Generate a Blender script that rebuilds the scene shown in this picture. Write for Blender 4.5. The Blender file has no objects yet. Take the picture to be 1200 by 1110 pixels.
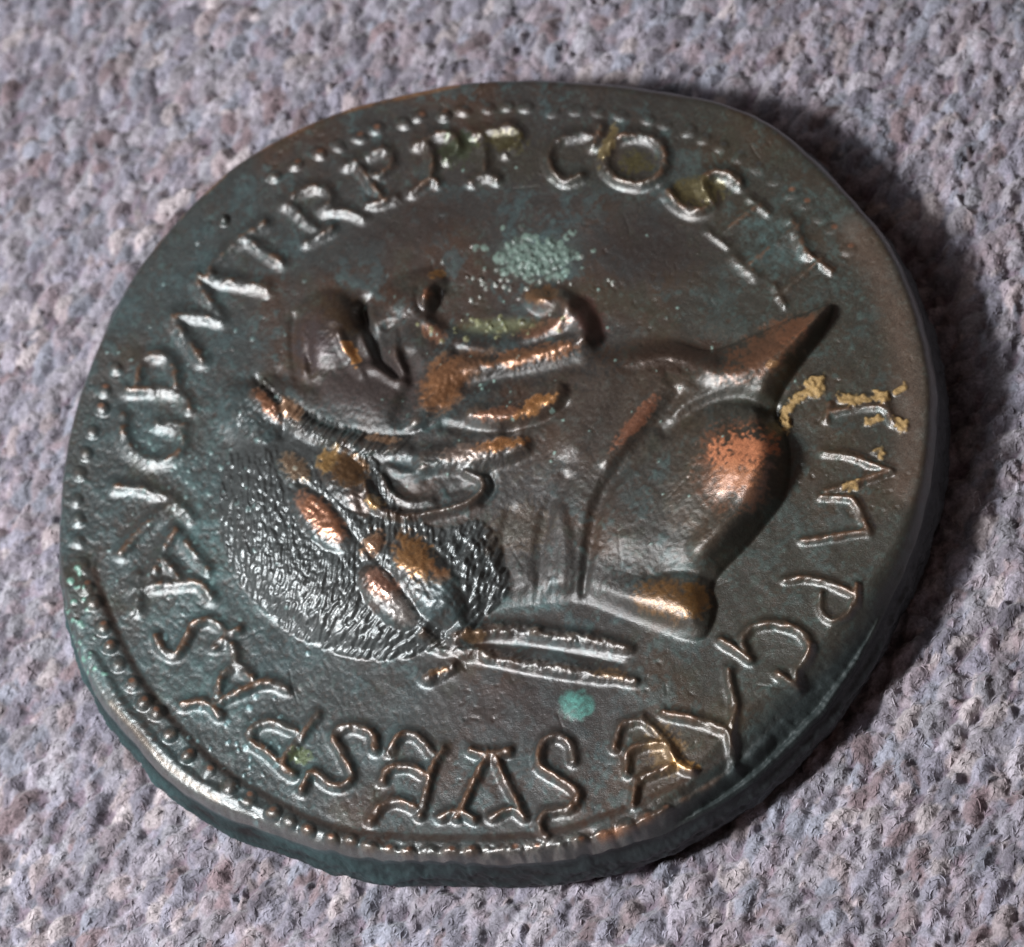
import bpy, math, random
import numpy as np
from mathutils import Vector, Matrix
random.seed(7); rng = np.random.default_rng(7)
SC = bpy.context.scene

# ------------------------------------------------------------------ camera
# one unit = the coin's radius (16.5 mm)
TH, AZ, FPX, CX, CY, DIST = 0.5420, math.radians(-62.0), 4240.0, 569.0, 524.0, 8.0
THICK = 0.185                                   # field plane above the cloth
Vd = np.array([math.sin(TH)*math.cos(AZ), math.sin(TH)*math.sin(AZ), math.cos(TH)])
def rot_min(v):
    z = np.array([0, 0, 1.]); a = np.cross(z, v); s = np.linalg.norm(a); a = a/s; c = v[2]
    K = np.array([[0, -a[2], a[1]], [a[2], 0, -a[0]], [-a[1], a[0], 0]])
    return np.eye(3)+s*K+(1-c)*K@K
RC = rot_min(Vd)
CAMP = Vd*DIST + np.array([0, 0, THICK])
SC.unit_settings.scale_length = 0.0165
cd = bpy.data.cameras.new("camera"); cam = bpy.data.objects.new("camera", cd)
SC.collection.objects.link(cam)
M = Matrix([list(RC[i])+[CAMP[i]] for i in range(3)]+[[0, 0, 0, 1]])
cam.matrix_world = M
cd.sensor_width = 36; cd.lens = FPX/1200*36
cd.shift_x = -(CX-600)/1200; cd.shift_y = (CY-555)/1200
cd.clip_start = 0.05; cd.clip_end = 200
cd.dof.use_dof = True; cd.dof.focus_distance = DIST-0.45; cd.dof.aperture_fstop = 1.9
SC.camera = cam

# ------------------------------------------------------------------ light
SC.view_settings.view_transform = 'Standard'; SC.view_settings.look = 'None'
SC.view_settings.exposure = 0; SC.view_settings.gamma = 1
w = bpy.data.worlds.new("World"); SC.world = w; w.use_nodes = True
bg = w.node_tree.nodes["Background"]; bg.inputs[0].default_value = (1.0, 0.72, 0.64, 1); bg.inputs[1].default_value = 0.095
def area(name, az, el, dist, sx, sy, power, col):
    l = bpy.data.lights.new(name, 'AREA'); l.shape = 'RECTANGLE'; l.size = sx; l.size_y = sy
    l.energy = power; l.color = col
    o = bpy.data.objects.new(name, l); SC.collection.objects.link(o)
    a, e = math.radians(az), math.radians(el)
    p = Vector((math.cos(a)*math.cos(e), math.sin(a)*math.cos(e), math.sin(e)))*dist
    o.location = p; o.rotation_euler = (-p).to_track_quat('-Z', 'Y').to_euler()
    return o
area("window_light", 216, 50, 9.0, 1.5, 1.5, 1750, (0.97, 0.98, 1.0))
area("fill_light", 210, 60, 7.0, 4.0, 4.0, 130, (0.90, 0.95, 1.0))  # soft fill lamp added to lift the cloth, no ceiling fixture

# ------------------------------------------------------------------ projection helpers
def proj(x, y, z):
    X = np.stack([x, y, z], -1)-CAMP; q = X@RC
    return CX+FPX*q[..., 0]/-q[..., 2], CY-FPX*q[..., 1]/-q[..., 2]
def unproj(u, v, z):
    d = np.stack([(u-CX)/FPX, -(v-CY)/FPX, -np.ones_like(u)], -1)@RC.T
    t = (z-CAMP[2])/d[..., 2]
    return CAMP[0]+d[..., 0]*t, CAMP[1]+d[..., 1]*t
PX = 1/525.0                                     # one photograph pixel in scene units

# ------------------------------------------------------------------ raster tools (relief map of the coin's face)
W, H = 1200, 1110
def sstep(a, b, x):
    t = np.clip((x-a)/(b-a), 0, 1); return t*t*(3-2*t)
def vnoise(h, w_, cell, seed, cx=1.0):
    r = np.random.default_rng(seed)
    gh, gw = int(h/cell)+4, int(w_/(cell*cx))+4
    g = r.random((gh, gw)).astype(np.float32)*2-1
    yy = np.arange(h)/cell; xx = np.arange(w_)/(cell*cx)
    def cub(g, t, ax):
        i = t.astype(int); f = (t-i).astype(np.float32)
        c0 = 0.5*(-f+2*f*f-f**3); c1 = 0.5*(2-5*f*f+3*f**3); c2 = 0.5*(f+4*f*f-3*f**3); c3 = 0.5*(-f*f+f**3)
        if ax == 0:
            return g[i]*c0[:, None]+g[i+1]*c1[:, None]+g[i+2]*c2[:, None]+g[np.minimum(i+3, g.shape[0]-1)]*c3[:, None]
        return g[:, i]*c0+g[:, i+1]*c1+g[:, i+2]*c2+g[:, np.minimum(i+3, g.shape[1]-1)]*c3
    return cub(cub(g, yy, 0), xx, 1)
def fbm(h, w_, cell, seed, octs=4, gain=0.55):
    o = 0; a = 1; s = 0
    for k in range(octs):
        o = o+a*vnoise(h, w_, max(cell/2**k, 1.01), seed+k*17); s += a; a *= gain
    return o/s
def blur(A, s):
    n = int(s*3)+1; k = np.exp(-0.5*(np.arange(-n, n+1)/s)**2); k /= k.sum()
    P = np.pad(A, n, mode='edge').astype(np.float64)
    P = sum(k[i]*P[i:i+A.shape[0], :] for i in range(2*n+1))
    return sum(k[i]*P[:, i:i+A.shape[1]] for i in range(2*n+1)).astype(np.float32)
def window(pts, pad):
    p = np.array(pts, float)
    x0 = max(int(p[:, 0].min()-pad), 0); x1 = min(int(p[:, 0].max()+pad)+2, W)
    y0 = max(int(p[:, 1].min()-pad), 0); y1 = min(int(p[:, 1].max()+pad)+2, H)
    return x0, x1, y0, y1
def smoothpts(pts, n=4, closed=False):
    p = np.array(pts, float)
    if len(p) < 3: return p
    out = []
    L = len(p)
    for i in range(L if closed else L-1):
        if closed: a, b, c, d = p[(i-1) % L], p[i], p[(i+1) % L], p[(i+2) % L]
        else: a, b, c, d = p[max(i-1, 0)], p[i], p[i+1], p[min(i+2, L-1)]
        for k in range(n):
            t = k/n
            out.append(0.5*((2*b)+(c-a)*t+(2*a-5*b+4*c-d)*t*t+(3*b-a-3*c+d)*t**3))
    if not closed: out.append(p[-1])
    return np.array(out)
def sdist(pts, pad, rad=None, win=None, closed=False):
    """distance to a polyline; rad = radius (number or one per point) -> d/r field"""
    p = np.array(pts, float)
    if closed: p = np.vstack([p, p[:1]])
    x0, x1, y0, y1 = win or window(p, pad)
    X, Y = np.meshgrid(np.arange(x0, x1), np.arange(y0, y1))
    best = np.full(X.shape, 1e9)
    r = np.full(len(p), 1.0) if rad is None else (np.full(len(p), float(rad)) if np.isscalar(rad) else np.interp(np.linspace(0, 1, len(p)), np.linspace(0, 1, len(rad)), rad))
    if len(p) == 1:
        best = np.hypot(X-p[0, 0], Y-p[0, 1])/r[0]
    for i in range(len(p)-1):
        ax, ay = p[i]; bx, by = p[i+1]; dx, dy = bx-ax, by-ay; L = dx*dx+dy*dy+1e-9
        t = np.clip(((X-ax)*dx+(Y-ay)*dy)/L, 0, 1)
        d = np.hypot(X-ax-t*dx, Y-ay-t*dy)/(r[i]+(r[i+1]-r[i])*t)
        best = np.minimum(best, d)
    return best, (slice(y0, y1), slice(x0, x1))
def inside(poly, win):
    x0, x1, y0, y1 = win
    X, Y = np.meshgrid(np.arange(x0, x1), np.arange(y0, y1)); c = np.zeros(X.shape, bool)
    p = np.array(poly, float); j = len(p)-1
    for i in range(len(p)):
        xi, yi = p[i]; xj, yj = p[j]
        m = ((yi > Y) != (yj > Y)) & (X < (xj-xi)*(Y-yi)/((yj-yi) if yj != yi else 1e-9)+xi)
        c ^= m; j = i
    return c
HM = np.zeros((H, W), np.float32)                # height above the field, in pixels
ID = np.zeros((H, W), np.int32)                  # which part a spot belongs to
PARTS = [None]                                   # (name, label, parent id)
def newpart(name, label=None, parent=None):
    PARTS.append((name, label, parent)); return len(PARTS)-1
COL = np.zeros((H, W, 3), np.float32)            # the metal's own colour, plus some painted light and shade
MET = np.zeros((H, W), np.float32)
RGH = np.full((H, W), 0.38, np.float32)
def prof(q, kind):
    q = np.clip(q, 0, 1)
    if kind == 'dome': return np.sqrt(np.maximum(1-q*q, 0))**1.3
    if kind == 'bell': return (1-q*q)**2
    if kind == 'flat': return 1-sstep(0.35, 1.0, q)
    if kind == 'leaf': return (1-q**2.2)**.95
    if kind == 'slope': return 0.42*(1-q)+0.58*(1-sstep(0.15, 0.72, q))
    if kind == 'broad': return 0.7*(1-q)+0.3*(1-sstep(0.15, 0.65, q))
    if kind == 'tent': return (1-q)*(1+0.35*q)
    return 1-q
def ridge(pts, r, h, kind='bell', pid=None, mode='add', smooth=True, idq=0.8):
    p = smoothpts(pts) if smooth else np.array(pts, float)
    rm = r if np.isscalar(r) else max(r)
    q, s = sdist(p, rm+3, r)
    c = h*prof(q, kind)
    if mode == 'add': HM[s] += c.astype(np.float32)
    elif mode == 'max':
        HM[s] = np.where(q < 1, np.maximum(HM[s], c), HM[s])
    if pid is not None: ID[s][q < idq] = pid
    return q, s
def strokes(pls, r, h, kind='flat', pid=None, idq=0.85, smooth=True):
    allp = np.vstack([np.array(p, float) for p in pls]); win = window(allp, r+4)
    best = None
    for k, p in enumerate(pls):
        pp = smoothpts(p) if smooth else np.array(p, float)
        q, s = sdist(pp, 0, r, win=win)
        best = q if best is None else np.minimum(best, q)
    if kind in ('slope', 'broad'): best = np.maximum(best+.14*N3[s]+.06*N4[s]-.02, 0); h = h*np.clip(.86+.45*N2[s]+.3*N3[s], .35, 1.25)
    HM[s] += (h*prof(best, kind)).astype(np.float32)
    if pid is not None: ID[s][best < idq] = pid
    return best, s
def region(poly, h, soft, kind=None, pid=None, smooth=True, lo=0.0):
    p = smoothpts(poly, 4, True) if smooth else np.array(poly, float)
    win = window(p, 2)
    d, s = sdist(p, 0, None, win=win, closed=True)
    ins = inside(p, win)
    q = np.where(ins, np.clip(d/soft, 0, 1), 0)
    f = np.sqrt(np.maximum(1-(1-q)**2, 0)) if kind != 'soft' else sstep(0, 1, q)
    if kind == 'half': f = .30*np.sqrt(np.maximum(1-(1-q)**2, 0))+.70*(1-(1-q)**2.2)*sstep(0, .5, q)
    HM[s] += (h*f).astype(np.float32)
    if pid is not None: ID[s][ins] = pid
    return f, s
def ell(cx, cy, a, b, ang, h, kind='dome', pid=None, mode='add', idq=0.93, lo=0, egg=0.0):
    m = max(a, b)+3; x0, x1, y0, y1 = window([(cx, cy)], m)
    X, Y = np.meshgrid(np.arange(x0, x1)-cx, np.arange(y0, y1)-cy)
    c, s_ = math.cos(math.radians(ang)), math.sin(math.radians(ang))
    xx, yy = X*c+Y*s_, -X*s_+Y*c
    bb = b*(1+egg*xx/a)
    q = np.sqrt((xx/a)**2+(yy/bb)**2); s = (slice(y0, y1), slice(x0, x1))
    if mode == 'add': HM[s] += (h*prof(q, kind)).astype(np.float32)
    else: HM[s] = np.where(q < 1, np.maximum(HM[s], lo+h*prof(q, kind)), HM[s])
    if pid is not None: ID[s][q < idq] = pid
    return q, s
def mix(s, m, col, met=None, rgh=None):
    m = np.clip(m, 0, 1).astype(np.float32)
    COL[s] = COL[s]*(1-m[..., None])+np.array(col, np.float32)*m[..., None]
    if met is not None: MET[s] = MET[s]*(1-m)+met*m
    if rgh is not None: RGH[s] = RGH[s]*(1-m)+rgh*m

YY, XX = np.mgrid[0:H, 0:W].astype(np.float32)
ALL = (slice(0, H), slice(0, W))
N1 = fbm(H, W, 70, 1, 5); N2 = fbm(H, W, 26, 31, 4); N3 = fbm(H, W, 9, 61, 3); N4 = vnoise(H, W, 3.2, 91); N5 = vnoise(H, W, 1.9, 95)

# ---- coin outline (traced on the photograph, laid in the plane of the coin's face)
OUT = np.array([(124,380),(156,318),(175,293),(213,247),(235,226),(278,188),(340,153),(390,130),(450,113),(536,95),(620,91),(708,96),(789,107),(845,116),(900,140),(945,175),(985,215),(1020,253),(1050,295),(1072,345),(1088,400),(1095,460),(1093,520),(1082,590),(1057,660),(1022,730),(977,800),(927,858),(872,908),(802,955),(740,984),(640,1004),(560,1010),(500,1009),(407,1003),(355,990),(313,972),(251,948),(198,917),(148,858),(121,829),(97,785),(84,740),(74,700),(67,660),(66,620),(70,560),(80,500),(100,435)], float)
ox, oy = unproj(OUT[:, 0], OUT[:, 1], THICK-0.01)
oa = np.arctan2(oy, ox); orr = np.hypot(ox, oy)
o = np.argsort(oa); oa, orr = oa[o], orr[o]
ang_t = np.linspace(-math.pi, math.pi, 1441)
rad_t = np.interp(ang_t, oa, orr, period=2*math.pi)
k = np.exp(-0.5*(np.arange(-24, 25)/9.0)**2); k /= k.sum()
rt = np.convolve(np.r_[rad_t[-25:-1], rad_t[:-1], rad_t[:25]], k, 'same')[24:24+1440]
rn = np.random.default_rng(5); wob = np.zeros(1440)
for f, a in ((5, .0012), (9, .0012), (17, .001), (31, .0008), (57, .0006), (90, .0005)):
    wob += a*np.sin(np.arange(1440)/1440*2*math.pi*f+rn.random()*6.28)
rt = rt+wob
def R_of(phi): return np.interp(phi, ang_t[:-1], rt, period=2*math.pi)

# ================================================================= RELIEF
EDGE_PX, EDGE_PY = OUT[:, 0], OUT[:, 1]
dE, s_ = sdist(smoothpts(OUT, 4, True), 0, None, win=(0, W, 0, H), closed=True)    # px distance to the rim
dE = dE.astype(np.float32)

portrait = newpart('portrait', 'raised profile head and draped bust, browned bronze')
hair = newpart('hair', 'short cropped hair of fine raised dashes', portrait)
# --- letters round the border (ridge lines of every stroke), tops outward
LET = []
def letter(ch, pls, r=8.5, h=11, extra=None):
    pid = newpart('letter', 'raised letter '+ch)
    top_ = pls[0][0][1] < 700 and pls[0][0][0] < 900
    r = r*(1.0 if ch in 'I' and h < 7 or pls[0][0][0] > 900 else 1.5 if top_ else 1.36); h = h*(0.62 if top_ else .74)
    LET.append((pid, pls, r, h))
    q, s = strokes(pls, r, h, 'broad' if top_ else 'slope', pid)
    q2, s2 = q, s
    return q, s
LETTERS = [
 ('I', [[(972,483),(1000,478),(1030,476),(1042,484)],[(972,474),(968,492)],[(1036,468),(1046,496)]], 8, 6),
 ('M', [[(966,531),(992,533),(1014,541),(1044,552)],[(1040,552),(1000,566),(968,576)],[(962,582),(990,583),(1003,590),(1018,624)],[(1018,622),(985,627),(940,634)]], 8, 7),
 ('P', [[(920,680),(945,677),(971,683),(1002,696)],[(1004,686),(1003,708)],[(1000,704),(994,720),(976,728),(962,716),(962,696)]], 8, 9),
 ('C', [[(874,764),(870,748),(882,735),(901,730),(919,732),(938,740),(949,756),(945,772),(934,786),(934,800)],[(846,751),(862,760),(879,773)],[(911,789),(936,806)]], 7.5, 11),
 ('A', [[(854,786),(856,804),(861,826),(857,852)],[(779,836),(812,842),(852,854)],[(855,856),(858,880),(861,901)]], 8, 12),
 ('E', [[(752,842),(779,868),(795,895),(812,904)],[(753,843),(728,851),(720,876)],[(780,870),(752,873),(736,883),(735,906)],[(796,894),(770,905),(748,915),(742,942)]], 7, 12),
 ('S', [[(672,892),(668,872),(652,862),(636,871),(632,896),(655,912),(677,930),(666,948),(640,952),(632,968),(640,980)]], 8, 13),
 ('V', [[(572,882),(560,906),(546,936),(535,958)],[(578,882),(588,906),(601,932),(612,956)],[(552,880),(572,884),(596,880)],[(516,958),(536,950),(556,960)],[(576,958),(600,948),(614,958)]], 7.5, 12),
 ('E', [[(520,878),(506,900),(500,926),(492,956)],[(508,884),(488,862),(468,862),(457,882)],[(500,908),(478,898),(456,900),(448,915)],[(494,950),(466,938),(446,944),(434,962)]], 8, 12),
 ('S', [[(440,878),(434,858),(408,851),(391,864),(402,886),(411,912),(392,921),(366,905),(354,926)]], 8.5, 12),
 ('P', [[(372,838),(350,866),(330,894),(344,908)],[(330,897),(312,880),(295,870),(294,856),(316,846),(348,858)]], 8.5, 11),
 ('A', [[(272,756),(275,777),(259,794),(252,822)],[(252,824),(276,813),(310,799),(336,808)],[(276,777),(296,795)],[(215,826),(240,822),(257,838)]], 8.5, 11),
 ('S', [[(250,759),(264,743),(247,727),(228,731),(218,749),(205,768),(190,762),(183,746)],[(264,743),(280,738)]], 8, 11),
 ('A', [[(158,690),(181,686),(206,683),(232,683),(248,700)],[(158,688),(178,674),(188,648),(206,622)],[(188,650),(210,678)],[(163,676),(161,714)],[(218,636),(242,668)]], 8.5, 11),
 ('V', [[(136,570),(161,571),(190,580),(206,590)],[(205,587),(186,604),(164,622),(142,648)],[(205,588),(222,606)]], 8.5, 10),
 ('G', [[(144,488),(144,508),(154,528),(175,540),(197,538),(213,524),(212,506),(202,500)],[(186,497),(214,499)]], 9, 11),
 ('P', [[(150,457),(178,457),(208,461),(222,480)],[(160,456),(163,430),(172,418),(190,416),(203,430),(206,455)]], 8.5, 11),
 ('M', [[(203,372),(218,396),(236,422)],[(205,370),(230,369),(258,374)],[(232,330),(243,350),(258,372)],[(234,324),(270,329),(312,338)]], 9, 12),
 ('T', [[(288,276),(306,292),(330,308)],[(247,315),(268,292),(290,274),(310,262)]], 8, 11),
 ('R', [[(338,238),(356,256),(376,275)],[(333,238),(358,221),(379,221),(388,234),(377,246)],[(377,246),(401,246),(425,255)],[(360,284),(388,268)]], 7.5, 12),
 ('P', [[(416,188),(433,212),(450,236)],[(406,194),(431,182)],[(431,183),(450,174),(459,188),(448,204),(434,205)],[(432,240),(462,232)]], 7, 12),
 ('P', [[(500,168),(507,188),(504,210)],[(487,170),(509,157)],[(509,158),(528,157),(537,173),(524,186)],[(482,226),(504,210),(512,214)]], 7, 12),
 ('P', [[(566,160),(569,186),(566,206)],[(556,157),(577,152),(598,148),(610,161),(592,180)],[(552,213),(568,204),(582,210)]], 7, 11),
 ('C', [[(700,160),(680,157),(656,163),(643,180),(647,199),(662,211),(680,206)],[(704,150),(696,170)]], 7.5, 12),
 ('O', [[(709,186),(716,166),(740,158),(766,163),(778,180),(774,202),(752,215),(726,211),(712,199),(709,186)]], 8, 13),
 ('S', [[(866,214),(857,206),(837,202),(824,212),(829,228),(833,240),(815,247),(796,240),(784,226)]], 8.5, 14),
 ('I', [[(842,277),(866,258),(890,238)],[(828,270),(852,288)],[(878,232),(900,250)]], 7.5, 6),
 ('I', [[(874,314),(902,290),(934,266)],[(862,302),(884,322)],[(926,258),(944,296)]], 8, 7),
 ('I', [[(912,347),(936,326),(962,304)],[(908,336),(920,358)],[(950,300),(974,318)]], 7.5, 6),
]
for ch, pls, r, h in LETTERS: letter(ch, pls, r, h)
HLET = blur(HM, 0.9)*1.12; HM[:] = 0

# --- head and bust
PO = [(262,462),(282,446),(306,442),(332,430),(336,398),(344,368),(366,348),(396,338),(420,348),(432,352),(452,334),(486,318),(514,316),(525,330),(523,350),(516,370),(538,387),(575,396),(612,391),(636,377),(620,360),(620,343),(640,332),(668,338),(696,368),(704,392),(712,406),(745,399),(792,400),(832,410),(884,392),(930,371),(974,356),(972,374),(958,398),(938,424),(914,462),(908,486),(922,512),(926,546),(918,582),(894,616),(868,646),(846,668),(834,690),(838,712),(828,744),(808,750),(768,738),(730,722),(695,708),(660,704),(610,708),(572,718),(548,738),(520,752),(484,768),(440,772),(398,765),(350,746),(310,716),(281,682),(262,640),(256,590),(262,552),(272,524),(254,498)]
region(PO, 16, 44, 'half', pid=portrait)
ell(470, 520, 190, 150, 30, 15, 'bell'); ell(400, 620, 140, 120, 35, 12, 'bell')
ell(700, 540, 190, 150, 20, 10, 'bell')
# hair cap
HP = [(300,470),(330,500),(372,520),(440,540),(470,600),(520,620),(560,610),(585,640),(596,690),(572,718),(548,738),(520,752),(484,768),(440,772),(398,765),(350,746),(310,716),(281,682),(262,640),(256,590),(262,552),(272,524)]
region(HP, 13, 60, 'soft', pid=hair)
hwin = window(HP, 0); hin = np.zeros((H, W), bool); hin[hwin[2]:hwin[3], hwin[0]:hwin[1]] = inside(smoothpts(HP, 4, True), hwin)
hr = np.random.default_rng(11)
HH = np.zeros((H, W), np.float32)
yy_ = 545
def dash(x, y, ang, L, r, h):
    x0, x1, y0, y1 = window([(x, y)], L+r+2)
    if x1 <= x0 or y1 <= y0: return
    X, Y = np.meshgrid(np.arange(x0, x1)-x, np.arange(y0, y1)-y)
    c, s = math.cos(ang), math.sin(ang)
    a = X*c-Y*s; b = X*s+Y*c; b = b+0.004*a*a*(1 if h > 5 else -1)
    q = np.sqrt((np.maximum(np.abs(a)-L*0.5, 0))**2+b*b)/r
    v = h*(1-np.clip(q, 0, 1)**1.7)
    sl = (slice(y0, y1), slice(x0, x1)); HH[sl] = np.maximum(HH[sl], v)
for gy in np.arange(540, 785, 9.5):
    for gx in np.arange(250, 600, 6.6):
        x = gx+hr.normal(0, 1.2); y = gy+hr.normal(0, 4)
        if not (0 <= int(y) < H and 0 <= int(x) < W and hin[int(y), int(x)]): continue
        f = np.clip((x-280)/190, 0, 1); g = np.clip((y-620)/140, 0, 1)
        ang = math.radians(96-58*(0.6*f+0.4*g)*min(1, .35+g)+hr.normal(0, 8))
        if x > 520: ang = math.radians(62+hr.normal(0, 12))
        dash(x, y, ang, hr.uniform(7, 14), hr.uniform(2.6, 3.5), hr.uniform(2.6, 4.6))
hfade = blur(hin.astype(np.float32), 4)
HM += HH*sstep(0.25, 0.6, hfade)
HAIRTEX = HH*sstep(0.25, 0.6, hfade)
# fringe above the brow, ticks
fringe = newpart('hair_fringe', 'ridged fringe of hair over the forehead', portrait)
ridge([(300,462),(336,490),(384,514),(436,528),(476,530)], [12,15,15,15,12], 6, 'flat', pid=fringe)
keep_ = HM.copy()
for t in np.linspace(0, 1, 34):
    p = smoothpts([(304,452),(336,480),(384,504),(436,518),(474,520)], 10)
    q = p[int(t*(len(p)-1))]; L = hr.uniform(16, 24)
    ridge([(q[0]+5, q[1]-7), (q[0]-7, q[1]+L-8)], 2.9, hr.uniform(3, 5.2), 'bell', smooth=False)
HAIRTEX = HAIRTEX+(HM-keep_)
ridge([(352,478),(376,494),(404,503),(440,509),(476,510),(505,500)], 4, -5, 'bell')
# brow, eye, nose
ell(386, 386, 36, 46, 0, 15, 'dome'); ell(400, 372, 24, 26, 0, 5, 'bell')
ridge([(346,372),(343,400),(347,440)], 7, -7, 'bell'); ridge([(364,376),(362,410),(366,440)], 5, -5, 'bell')
ridge([(352,380),(354,410),(358,436)], 5, 3, 'bell')
ridge([(330,440),(350,448),(372,452)], 12, -5, 'bell')
eye = newpart('eye', None, portrait)
ridge([(424,356),(430,385),(444,418),(466,440)], [8,11,12,7], -13, 'bell')
ell(452, 396, 24, 22, 0, -9, 'bell')
ell(432, 404, 9, 21, -24, 10, 'dome', pid=eye)
ridge([(438,400),(447,420),(458,434)], 4.5, -6, 'bell')
lid = newpart('eyelid', 'copper-bright worn eyelid ridge', portrait)
ridge([(398,392),(406,412),(424,440)], 8, 7, 'bell', pid=lid)
ridge([(426,430),(446,436),(466,448),(474,450)], 10, 7, 'bell')
ridge([(462,392),(464,414),(472,436)], 8, 7, 'bell'); ridge([(452,384),(462,380)], 5, -8, 'bell')
ridge([(434,350),(424,362),(430,376)], 6, -6, 'bell')
nose = newpart('nose', None, portrait)
region([(440,352),(470,332),(500,318),(522,322),(520,344),(508,366),(490,380),(462,374),(444,368)], 4, 18, 'soft', pid=nose)
ridge([(446,346),(480,327),(508,322),(518,328)], 9, 4, 'bell')
ell(501, 350, 9, 13, 8, 12, 'dome'); ridge([(513,338),(516,352),(510,364)], 4, -7, 'bell'); ridge([(490,336),(489,350),(493,364)], 5, -5, 'bell')
# cheek and folds
ell(430, 470, 62, 36, 20, 7, 'bell'); ridge([(478,420),(486,450),(470,490)], 16, -6, 'bell')
region([(500,374),(540,388),(578,397),(618,390),(648,378),(632,366),(604,360),(560,360),(530,366),(512,366)], 0.5, 10, 'soft')
lips = newpart('lips', 'curved lips with green crust above', portrait)
ridge([(500,376),(530,394),(578,404),(622,394),(656,374),(668,356)], [9,14,16,16,14,11], 6.5, 'bell', pid=lips)
ridge([(534,410),(580,417),(624,404),(664,388)], 8, -5, 'bell')
fold = newpart('cheek_fold', 'copper-worn fold of the cheek', portrait)
ridge([(488,494),(506,462),(534,434),(580,426),(630,416),(684,400)], [20,24,23,18,15,12], 9, 'bell', pid=fold)
ridge([(548,452),(590,446),(640,438),(676,428)], 13, -5, 'bell')
fold2 = newpart('cheek_fold', 'copper-worn fold of the cheek', portrait)
ridge([(556,486),(596,486),(634,474),(654,460)], [14,17,17,13], 12, 'leaf', pid=fold2)
ell(570, 500, 80, 60, -12, 6, 'bell')
ridge([(592,504),(636,496),(664,476)], 7, -5, 'bell'); ridge([(520,500),(560,506),(600,504)], 9, -5, 'bell')
fold3 = newpart('cheek_fold', 'copper-worn fold of the cheek', portrait)
ridge([(500,540),(544,536),(584,530),(610,524)], [18,21,20,15], 12, 'leaf', pid=fold3)
ell(632, 352, 22, 18, 20, 9, 'bell'); chin = newpart('chin', None, portrait)
ridge([(658,350),(682,372),(690,398)], [14,20,16], 11, 'bell', pid=chin)
# ear
ear = newpart('ear', None, portrait)
ell(486, 570, 24, 18, 0, -6, 'bell')
ridge([(430,566),(438,592),(468,606),(510,602),(546,592),(566,578),(564,562),(546,556)], [8,10,10,9,9,9,8,6], 11, 'bell', pid=ear)
ridge([(448,556),(456,576),(478,590),(508,588)], 5.5, 7, 'bell', pid=ear)
ell(486, 566, 15, 11, 20, 6, 'dome'); ridge([(500,552),(476,556),(456,548)], 8, 5, 'bell')
ridge([(574,556),(580,574),(566,590)], 5, -7, 'bell'); ridge([(524,578),(546,572)], 4.5, -4, 'bell')
# laurel
for (x, y, a, b, an, h, nm, lb, egg) in [
  (292,482,48,27,52,11,'laurel_leaf','dark green front laurel leaf',0.1),
  (404,562,52,25,52,14,'laurel_leaf','brown laurel leaf beside the fringe',-.15),
  (345,552,28,19,48,12,'laurel_leaf','small pale worn laurel leaf',-.1),
  (376,610,52,26,47,19,'laurel_leaf','bright copper-worn laurel leaf',-.05),
  (504,684,66,34,54,22,'laurel_leaf','broad brown laurel leaf at the nape',-.05),
  (454,701,50,25,50,20,'laurel_leaf','silvery highlighted laurel leaf',.05),
  (436,640,22,14,-52,15,'laurel_berry','bright worn laurel berry',0),
  (440,592,16,13,50,9,'laurel_berry','golden worn laurel berry',0)]:
    pid = newpart(nm, lb, portrait)
    q, s = ell(x, y, a+7, b+7, an, -7, 'bell')
    q, s = ell(x, y, a, b, an, 0); HM[s] -= HAIRTEX[s]*sstep(1.08, .9, q); HAIRTEX[s] *= 1-sstep(1.08, .9, q)
    ell(x, y, a, b, an, h*.95, 'leaf', pid=pid, egg=egg)
    c, s2 = math.cos(math.radians(an)), math.sin(math.radians(an))
    if False: ridge([(x-a*.7*c, y-a*.7*s2), (x, y), (x+a*.6*c, y+a*.6*s2)], 3.2, -2.2, 'bell')
ridge([(352,566),(380,584),(410,622),(440,655),(470,690),(490,716)], 5, -6, 'bell')
ridge([(300,444),(322,464),(333,492),(330,512)], 5, -8, 'bell')
# ribbons
for pts, r, h, lb in [([(532,748),(568,738),(606,738),(648,744),(694,750),(738,760)], [11,10,11,11,11,7], 9, 'upper beaded ribbon tie behind the neck'),
                  ([(498,744),(524,760),(566,766),(610,776),(660,784),(706,792),(744,798)], [10,11,11,10,11,9,6], 8.5, 'lower beaded ribbon tie behind the neck')]:
    pid = newpart('ribbon', lb, portrait)
    ridge(pts, r, h, 'leaf', pid=pid)
    p = smoothpts(pts, 8)
    for t in np.linspace(0.02, .98, 15):
        q = p[int(t*(len(p)-1))]+hr.normal(0, 3, 2); ell(q[0], q[1]+1, hr.uniform(5, 11), hr.uniform(4, 8), hr.uniform(-30, 60), hr.uniform(-3, 5.5), 'bell')
pid = newpart('ribbon_knot', None, portrait); ell(540, 742, 18, 12, -40, 9, 'dome', pid=pid)
pid = newpart('ribbon_end', None, portrait); ridge([(500,794),(514,788),(530,780)], [11,11,10], 9, 'leaf', pid=pid)
ridge([(560,754),(620,758),(680,768),(730,778)], 5, -3, 'bell')
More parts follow.
